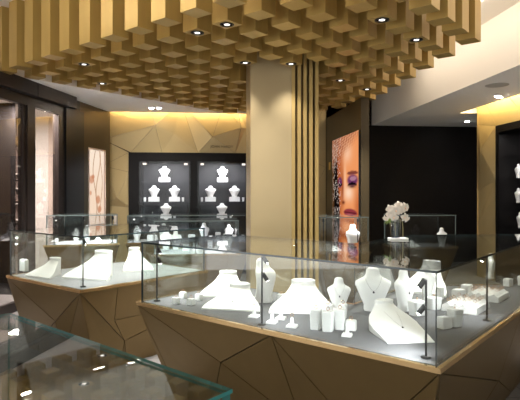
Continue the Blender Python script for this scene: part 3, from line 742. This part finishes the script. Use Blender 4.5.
def ringed(kind, px, py, rz, label, sc=1, z=ZD, ring=True, hg=.085):
    p = put(kind, dk(px, py, z), rz, label, sc, 'white ring displays in the large counter').location
    if ring:
        s = sc if not isinstance(sc, tuple) else sc[2]
        put('ring', (p[0], p[1], p[2]-.0012+hg*s+.011), rz+30, 'tiny gem ring perched on a white ring display', 1, 'rings on white ring displays')
ringed('ring_block', 316, 329, -25, 'tapered white ring block, first of the row of three by the glass', 1.3)
ringed('ring_block', 328, 331, -25, 'tapered white ring block, middle of the row of three by the glass', 1.3)
ringed('ring_block', 340, 329, -25, 'tapered white ring block, third in the row, next to a flat ring stand', 1.3)
ringed('ring_block', 328, 321, -25, 'tapered white ring block standing behind the row of three', 1.15)
ringed('ring_block', 343, 318, -25, 'tapered white ring block at the foot of the small bust', 1.0)
ringed('jewellery_box', 351, 330, -25, 'low white ring box beside the last tapered block', 1.0, hg=.054)
ringed('ring_stand', 347, 336, -25, 'flat white ring stand in front of the low ring box', 1.2, ring=False)
ringed('ring_block', 281, 303, -25, 'white ring block in front of the sideways bust', (.95, .95, .72))
for (px, py, lab) in ((254, 317, 'flat white ring stand beside the twin lamp pole foot'), (272, 323, 'flat white ring stand, foremost of four by the neck form'), (281, 319, 'flat white ring stand at the edge of the large neck form'), (292, 327, 'flat white ring stand between neck form and first ring block')):
    ringed('ring_stand', px, py, -25, lab, (1.35, 1.35, 1.1), ring=True, hg=.052)
for (px, py, lab) in ((183, 298, 'small white ring box, first in the cluster near the teal glass end'), (191, 305, 'small white ring box, foremost in the cluster near the teal glass end'), (199, 300, 'small white ring box, last in the cluster beside a slope'), (176, 304, 'small white ring box at the cluster front by the lamp pole')):
    ringed('jewellery_box', px, py, -40, lab, (.78, .78, .8), hg=.054)
# --- large counter, side arm
ringed('ring_block', 455, 326, 20, 'tall white block with dark rings before the ring tray', (1.5, 1.5, 1.15), ring=True)
ringed('jewellery_box', 444, 328, 20, 'empty white cube box by the corner pane', 1.15, ring=False)
ringed('ring_block', 417, 315, 20, 'wide white block behind the corner pole carrying rings', (2.0, 1.7, 1.05))
ringed('ring_block', 434, 309, 20, 'wide white block behind the corner pane carrying rings', (1.7, 1.6, .9))
ringed('jewellery_box', 459, 300, 30, 'white box of rings behind the trays, standing alone', 1.4, hg=.054)
ringed('jewellery_box', 467, 293, 30, 'white box of rings tucked behind the far tray', 1.2, hg=.054)
def tray(px, py, rz, label, rl):
    p = put('ring_tray', dk(px, py), rz, label, (1.12, 1.12, 1.7), 'white ring trays in the large counter').location
    R = Matrix.Rotation(math.radians(rz), 4, 'Z')
    for r in range(4):
        for c in range(5):
            if (r*7+c*5) % 6 == 0: continue
            q = R @ Vector((-.106+c*.0526, -.0735+r*.0504, .0685)); put('ring', (p.x+q.x, p.y+q.y, p.z+q.z), rz+90, rl, 1, rl+' group')
tray(466, 309, 45, 'white ring tray with rows of rings, the closer one to the corner', 'tiny gem ring in the ring tray closer to the corner')
tray(488, 298, 45, 'white ring tray with rows of rings, behind the black side pole', 'tiny gem ring in the ring tray behind the side pole')
ringed('ring_block', 440, 299, 30, 'small white block among the boxes beside the bust', 1.0)
p = dk(505, 282); ringed('jewellery_box', 508, 286, 30, 'white cube box at the far end of the side arm', 1.1, ring=False)
ringed('ring_block', 516, 284, 30, 'white block at the far end beside the cube box', .9, ring=False)
bust(492, 279, 60, 'white bust at the far end of the side arm', .8, None)
# --- left island
GL = 'white forms in the island counter'
slope(48, 276, -35, 'white flared slope facing the storefront in the island case', (.9, .8, 1.0), False, group=GL)
slope(96, 277, -25, 'broad white slope behind the island lamp pole', (1.28, 1.15, 1.42), False, group=GL)
slope(136, 270, 20, 'upright white neck form draped with dark chains in the island case', (.8, .8, 1.35), True, 'dark chains on the upright form in the island case', group=GL)
put('jewellery_box', dk(24, 271), -45, 'upright white card box at the storefront end of the island', (1.9, .8, 2.1), GL)
# --- back counters
GT = 'white forms in the counter before the lettered wall'
for (px, py, kind, rz, sc, lab) in ((163, 250, 'necklace_bust', 0, 1.0, 'white bust at the outer end of the counter before the lettered wall'), (176, 249, 'necklace_bust', 15, .9, 'white bust second from the outer end before the lettered wall'),
        (186, 251, 'jewellery_box', 0, 1.6, 'white box between busts in the counter before the lettered wall'), (197, 249, 'necklace_slope', 30, .5, 'white slope beside the box before the lettered wall'),
        (210, 250, 'ring_block', 0, 1.5, 'white block beside the slope before the lettered wall'), (219, 250.5, 'necklace_slope', 0, .6, 'white slope close to the column before the lettered wall'), (236, 248.5, 'necklace_bust', -10, .95, 'white bust beside the plain column face')):
    put(kind, dk(px, py), rz, lab, sc, GT)
GF = 'white forms in the counter against the wall cabinet'
for k, (x, kind, sc, lab) in enumerate(((-1.08, 'necklace_bust', .9, 'white bust at the outer end'), (-.88, 'jewellery_box', 1.7, 'white box second from the outer end'), (-.66, 'necklace_bust', 1.0, 'white bust third from the outer end'), (-.44, 'necklace_slope', .55, 'white slope fourth from the outer end'), (-.22, 'jewellery_box', 1.9, 'white box in the middle'), (-.02, 'necklace_bust', 1.0, 'white bust just past the middle'), (.2, 'ring_block', 1.6, 'white block third from the column end'), (.38, 'necklace_bust', .9, 'white bust second from the column end'), (.58, 'jewellery_box', 1.6, 'white box at the column end'))):
    put(kind, (x, 8.38+.1*(k % 2), ZD), 10*(k % 3)-10, lab+' of the counter against the wall cabinet', sc, GF)
GP = 'white forms in the counter by the face poster'
for (px, py, kind, rz, sc, lab) in ((327, 251, 'jewellery_box', 0, 1.6, 'white box by the slats in the poster counter'), (337, 251.5, 'necklace_slope', 0, .4, 'white slope in the poster counter'), (353, 250.5, 'necklace_bust', 10, 1.2, 'large white bust in front of the face poster')):
    put(kind, dk(px, py, ZD+.02), rz, lab, sc, GP)
for (px, py, kind, rz, sc, lab) in ((412, 246.2, 'necklace_slope', 0, .5, 'white slope in the counter behind the orchid'), (442, 246, 'necklace_bust', 0, .9, 'white bust in the counter behind the orchid')):
    put(kind, dk(px, py, ZD+.02), rz, lab, sc, 'white forms in the counter behind the orchid')
GW = 'white forms in the low counter under the cream poster'
for (px, py, kind, rz, sc, lab) in ((56, 241.6, 'necklace_slope', -20, .34, 'white slope at the window end of the low counter'), (76, 241.6, 'necklace_bust', 0, .8, 'white bust second from the window in the low counter'), (87, 241.6, 'necklace_bust', -10, .95, 'white bust in the middle of the low counter'), (98, 241.6, 'necklace_slope', 10, .42, 'white slope under the cream poster in the low counter')):
    put(kind, dk(px, py, .86), rz, lab, sc*.8, GW)
# --- near counter: grey forms seen through the reflecting top
def indeck(px, py): return dk(px, py)
GN = 'forms in the near counter'
for (x, y, kind, rz, sc, lab) in ((-.74, .78, 'necklace_bust', -60, .85, 'bust deep under the near glass behind the others'), (-.45, .95, 'necklace_slope', -60, .8, 'slope lying in the middle of the near case'), (-.18, .88, 'necklace_slope', -30, .7, 'slope at the teal corner end of the near case'), (-.75, 1.0, 'necklace_bust', -60, .8, 'bust further in beneath the near glass')):
    put(kind, (x, y, ZD), rz, 'white '+lab, sc, GN)
# --- cabinet shelves
def cabput(x, z, sc, lab, dy=.2, kind='necklace_bust', rz=0): put(kind, (x, YW+dy, z), rz, lab, sc, 'white forms on the cabinet shelves')
for bi, (nm, pxs) in enumerate((('storefront', ((164.5, 0), (154, 1), (174.5, 1), (166, 2))), ('column', ((222.5, 0), (210.5, 1), (234.5, 1), (222, 2))))):
    names = ['on the top shelf', 'on the second shelf, outer half,', 'on the second shelf, inner half,', 'on the third shelf']
    for (px, r), w in zip(pxs, names):
        x = on_plane(px, 190, Vector((0, YW+.2, 0)), WN).x; z = SHZ[r]
        put('jewellery_box', (x, YW+.2, z), 0, 'white plinth block %s of the %s-side bay' % (w, nm), (3.6, 1.6, 1.6), 'white plinths on the cabinet shelves')
        put('necklace_bust', (x, YW+.2, z+.054*1.6+.001), 0, 'white bust on a plinth %s of the %s-side bay' % (w, nm), (1.25, .9, .74), 'white busts on the cabinet shelves')
        if r: 
            dx = -.13 if px in (154, 210.5) else .13
            put('ring_block', (x+dx*1.25, YW+.13, z), 0, 'small white block beside a bust %s of the %s-side bay' % (w, nm), .9, 'white blocks on the cabinet shelves')
# right cabinet
for k, (y, z) in enumerate(((8.1, 1.35), (7.85, 1.75), (7.55, 1.35), (8.05, .95), (7.6, .95), (7.75, 2.12), (8.1, 1.75))):
    lab = ['at the hinge side of the middle shelf', 'in the centre of the upper shelf', 'in the centre of the middle shelf', 'at the hinge side of the low shelf', 'in the centre of the low shelf', 'alone on the top shelf', 'at the hinge side of the upper shelf'][k]
    put('necklace_bust', (XW+.22, y, z), -90, 'white bust %s of the side wall cabinet' % lab, .85, 'white busts in the side cabinet')
# shop window shelves and busts
se = empty('shop_shelf', Lp(Ls(36, -1.3), -1.45, 0), 0, 'tall glass-shelved display rack behind the storefront window', 'shelf')
sa, sb_ = Ls(33, -1.3), Ls(46.5, -1.3)
b = MB(); lbox(b, sa-.2, sb_, -1.59, -1.56, .3, 2.3); ch(b.build('back_panel', mat('rose_beige', (.20, .155, .14), .6), se), se)
for z in (1.05, 1.33, 1.60, 1.85):
    b = MB(); lbox(b, sa-.2, sb_, -1.25, -1.555, z-.02, z); ch(b.build('shelf', PALE, se), se)
k = 0
for z, zn in ((1.05, 'lowest'), (1.33, 'second'), (1.60, 'third'), (1.85, 'top')):
    for px, pn in ((36, 'window post side'), (43, 'pale pier side')):
        p = Lp(Ls(px, -1.4), -1.4, z); put('necklace_bust' if (k % 3) else 'necklace_slope', (p[0]+.04, p[1]+.02, p[2]), 30, 'white form on the %s shelf of the shop rack, %s' % (zn, pn), (.72 if k % 3 else .5), 'white forms behind the storefront window'); k += 1
s2 = empty('shop_cabinet', Lp(Ls(16, -.7), -.8, 0), 0, 'black narrow shop cabinet behind the window beside the brown post', 'cabinet')
a_, c_ = Ls(12.5, -.7), Ls(21, -.7)
b = MB(); lbox(b, a_, c_, -.95, -1.0, 0, 2.84); lbox(b, a_-.02, a_, -.65, -1.0, 0, 2.84); ch(b.build('carcass', BLACK, s2), s2)
for z in (1.05, 1.38, 1.7):
    b = MB(); lbox(b, a_, c_, -.66, -.949, z-.015, z); ch(b.build('shelf', BLACK, s2), s2)
    p = Lp((a_+c_)/2, -.8, z); put('necklace_bust', p, 25, 'white bust on the %s shelf of the narrow black shop cabinet' % {1.05: 'low', 1.38: 'middle', 1.7: 'high'}[z], .85, 'white busts in the narrow shop cabinet')

# ------------------------------------------------------------------ showcase lamps on thin poles
def lamp(px, py, ztop, heads, label, energy=3, aim=(-.6, -.6), z=ZD, xyp=None):
    p = dk(px, py, z) if xyp is None else Vector((*xyp, z)); e = empty('showcase_lamp', (p.x, p.y, z+.0008), 0, label, 'display lamp', 'pole lamps in the glass cases')
    m = MB(); m.loft([(0, .024, .024, 0), (.006, .024, .024, 0), (.009, .020, .020, 0)], 18); m.build('foot', BLACKM, e)
    m = MB(); m.tube([(0, 0, .009), (0, 0, ztop-z)], .0055, 10); m.build('pole', BLACKM, e)
    for (zh, dx, dy) in heads:
        a = Vector((dx, dy, 0)); d = Vector((dx*.6, dy*.6, -.8)).normalized() if (dx or dy) else Vector((0, 0, -1)); an = a.normalized()
        c = an*.016+Vector((0, 0, zh-z)); m = MB(); m.tube([(0, 0, zh-z), c], .004, 6); m.tube([c-d*.020, c+d*.028], .0125, 12); hd = m.build('lamp_head', BLACKM, e)
        m = MB(); m.tube([c+d*.0281, c+d*.030], .0095, 12); m.build('lamp_lens', LAMPON, hd)
        q = Vector((p.x, p.y, z))+c+d*.036
        light('showcase_light', 'SPOT', q, energy*1.15, (.96, .98, 1), .012, q+d, 130, .8)
lamp(262, 325, 1.135, ((1.12, .9, .35), (1.02, .9, .3)), 'black pole lamp with twin heads beside the sideways bust', 2.1)
lamp(426, 358, 1.10, ((1.085, -.8, .5), (.965, -.9, .5)), 'black pole lamp at the corner of the large counter', 3.4)
lamp(487, 321, 1.135, ((1.12, -.5, .6),), 'black pole lamp on the side arm next to a ring tray', 4.5)
lamp(157, 301, 1.135, ((1.10, .5, .6), (1.03, .6, .5)), 'black pole lamp at the teal glass end of the large counter', 1.6)
lamp(83, 287, 1.135, ((1.11, .3, .7),), 'black pole lamp at the front corner of the island', 1.3)
lamp(13, 273, 1.135, ((1.10, .6, .5), (1.04, .6, .5)), 'black pole lamp at the storefront end of the island', 1)
lamp(0, 0, 1.135, ((1.10, .5, -.5), (1.0, .6, -.4)), 'black pole lamp inside the near case by its glass corner', .02, xyp=(-.66, 1.32))
lamp(0, 0, 1.135, ((1.10, .5, -.5),), 'black pole lamp in the middle of the near case', .02, xyp=(-.40, 1.17))
for x, lab in ((-.6, 'outer end'), (-.1, 'middle'), (.30, 'column end')):
    lamp(0, 0, 1.14, ((1.12, .2, .7),), 'black pole lamp at the %s of the counter before the lettered wall' % lab, 5, xyp=(x*.93-.03, 6.64))
for x, lab in ((-1.12, 'outer end'), (-.3, 'middle'), (.48, 'column end')):
    lamp(0, 0, 1.14, ((1.12, .2, .7),), 'black pole lamp at the %s of the counter against the wall cabinet' % lab, 5, xyp=(x, 8.23))
for x, lab in ((1.50, 'slatted column side'), (1.95, 'face poster side')):
    lamp(0, 0, 1.18, ((1.16, .2, .7),), 'black pole lamp at the %s of the poster counter' % lab, 4, z=ZD+.02, xyp=(x, 6.52))
for x, y, lab in ((-1.88, 6.72, 'window end'), (-1.55, 6.80, 'middle'), (-1.2, 6.88, 'gold wall end')):
    lamp(0, 0, 1.21, ((1.19, .2, .7),), 'black pole lamp at the %s of the low counter under the cream poster' % lab, 4, z=.86, xyp=(x, y))

# ------------------------------------------------------------------ orchid in a glass vase on the large counter
vp = at(397, 239.5, ZTOP)
v = empty('orchid_vase', (vp.x, vp.y, ZTOP+.001), 0, 'white orchid spray in a clear glass vase on the large counter', 'orchid')
m = MB(); m.prism([(-.06, -.04), (.075, -.04), (.075, .04), (-.06, .04)], 0, .012); bevel(m.build('saucer', WHITE2, v), .004)
m = MB(); m.loft([(.0125, .034, .034, 0), (.06, .036, .036, 0), (.15, .040, .040, 0), (.15, .037, .037, 0), (.018, .031, .031, 0)], 20, M=Matrix.Translation((-.012, 0, 0))); m.build('vase', glass_mat('vase_glass', (.78, .82, .86)), v)
def stem(pts, nm='stem'): m = MB(); m.tube(pts, .0028, 6); return m.build(nm, STEMM, v)
stem([(-.012, 0, .03), (-.01, 0, .12), (.0, 0, .20), (.03, 0, .235), (.07, 0, .24)]); stem([(-.01, 0, .03), (-.02, 0, .14), (-.05, .01, .2), (-.07, 0, .19)]); stem([(.045, .0, .012), (.045, .0, .08), (.04, 0, .15)])
def flower(c, s, tilt):
    m = MB(); R = Matrix.Translation(c) @ Matrix.Rotation(tilt[2], 4, 'Z') @ Matrix.Rotation(PI/2+tilt[0], 4, 'X') @ Matrix.Rotation(tilt[1], 4, 'Z')
    for k in range(5):
        a = 2*PI*k/5+PI/2; wide = .62 if k in (1, 4) else .42; L = s
        vs = []; fs = []; nu, nv = 4, 6
        for j in range(nv+1):
            t = j/nv; w = wide*L*math.sin(PI*min(1, .12+t*.88))**.7
            for i in range(nu+1):
                u = -1+2*i/nu; x, y, z = u*w*.8, t*L, .18*L*math.sin(PI*t*.9)+.10*L*u*u*(1-t)-.22*L*t*t
                ca, sa_ = math.cos(a-PI/2), math.sin(a-PI/2); vs.append((x*ca-y*sa_, x*sa_+y*ca, z+.001*k))
        for j in range(nv):
            for i in range(nu): q = j*(nu+1)+i; fs.append((q, q+1, q+nu+2, q+nu+1))
        m.add(vs, fs, 0, True, R)
    m.ball((0, -.1*s, .12*s), .2*s, 1, R, (.8, 1, .8)); o = m.build('blossom', [PETAL, mat('orchid_lip', (.75, .5, .35), .5)], v); return o
for (x, y, z, s, t) in ((-.055, -.02, .185, .040, (.2, .3, -.4)), (-.02, -.03, .215, .044, (.1, .1, -.1)), (.015, -.02, .225, .044, (.15, -.2, .2)), (.055, -.01, .235, .042, (.1, .3, .4)), (-.035, -.03, .165, .038, (.3, -.3, -.2)), (-.055, -.01, .225, .036, (0, .5, -.5)), (.05, -.02, .165, .036, (.3, .1, .3)), (.075, .0, .15, .030, (.5, .4, .6)), (.02, .02, .25, .036, (-.2, .1, 0)), (-.085, 0, .155, .028, (.6, .2, -.8))):
    flower((x, y, z), s, t)
m = MB()
for (a, L) in ((2.6, .075), (3.5, .06), (2.0, .05)):
    pts = [Vector((-.035, 0, .13)), Vector((-.035+.4*L*math.cos(a), .4*L*math.sin(a)-.01, .15)), Vector((-.035+L*math.cos(a), L*math.sin(a)*.5-.01, .11))]
    m.tube(pts, [.004, .010, .001], 6)
m.build('leaf', LEAF, v)

# ------------------------------------------------------------------ lights
WARM = (1, .95, .88)
for k, (x, y) in enumerate(DOWN):
    light('downlight', 'SPOT', (x, y, ZB-.02), 24 if abs(x-.9) < .8 and 5 < y < 6.2 else 140, WARM, .04, (x, y, 0), 80, .9)
for p in (D1, D2): light('downlight', 'SPOT', (p.x, p.y, ZC-.03), 40, WARM, .04, (p.x, p.y, 0), 110, .8)
light('downlight', 'SPOT', (D3.x, D3.y, ZC-.03), 12, WARM, .04, (D3.x, D3.y, 0), 110, .8)
for (x, y) in DOWN:
    if abs(x-.3) < .35 and 3.8 < y < 4.9: light('column_light', 'SPOT', (x+.03, y+.03, ZB-.02), 24, WARM, .03, (.74, 5.9, 1.2), 60, .9)
# unseen glowing strip and area light, added to brighten the beige recess side
b = MB(); b.box((2.96, 1.6, 3.60), (3.0, 8.4, 3.685)); rl = tag(b.build('unseen_recess_strip', emis('added_strip_glow', (1, .86, .66), 2.5)), 'added glowing strip high in the recess behind the gold boxes, brightening its side', 'strip light')
light('unseen_recess_light', 'AREA', (3.02, 5.0, 3.63), 3.2, (1, .95, .88), target=(3.57, 5.0, 3.2), sx=6.6, sy=.05)
# a second strip in the recess lights the front row of boxes from above
q0, q1 = Vector((-2.75, 5.2, 3.62)), Vector((.55, 1.9, 3.62)); qm = (q0+q1)/2
b = MB(); b.tube([q0, q1], .02, 8); tag(b.build('unseen_recess_strip', emis('recess_strip_front', (1, .80, .50), 2.5)), 'long slim strip lamp high in the recess in front of the front row', 'strip light')
l_ = light('unseen_recess_light', 'AREA', qm+Vector((.03, .03, .0)), 8, (1, .92, .78), size=.05, sx=4.6, sy=.05); l_.rotation_euler = (Matrix.Rotation(-PI/4, 4, 'Z') @ Matrix.Rotation(math.radians(62), 4, 'X')).to_euler()
# cove strips
light('cove_light', 'AREA', (-.45, YC+.07, 3.17), 9, (1, .76, .42), target=(-.45, YC+.17, 2.3), sx=3.0, sy=.05)
light('cove_light', 'AREA', (XW-.2, 7.2, 3.17), 16, (1, .74, .34), target=(XW-.05, 7.2, 2.3), sx=3.4, sy=.05)
# neighbouring shop
q = Lp(.9, -.45, 2.8); light('shop_light', 'AREA', q, 140, (1, .92, .87), target=(q[0], q[1], 0), sx=.2, sy=.2)
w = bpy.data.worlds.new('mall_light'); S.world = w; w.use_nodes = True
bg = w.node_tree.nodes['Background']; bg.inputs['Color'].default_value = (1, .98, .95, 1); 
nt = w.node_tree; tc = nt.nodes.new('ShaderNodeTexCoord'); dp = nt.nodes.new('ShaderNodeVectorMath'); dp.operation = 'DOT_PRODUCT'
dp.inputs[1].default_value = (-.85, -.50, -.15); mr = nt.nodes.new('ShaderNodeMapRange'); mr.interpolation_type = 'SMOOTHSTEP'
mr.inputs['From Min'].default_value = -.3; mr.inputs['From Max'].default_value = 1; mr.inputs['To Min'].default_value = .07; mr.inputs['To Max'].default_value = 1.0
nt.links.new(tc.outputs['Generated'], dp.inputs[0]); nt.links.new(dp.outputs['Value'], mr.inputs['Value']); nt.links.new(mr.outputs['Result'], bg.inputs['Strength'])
bpy.context.view_layer.update()
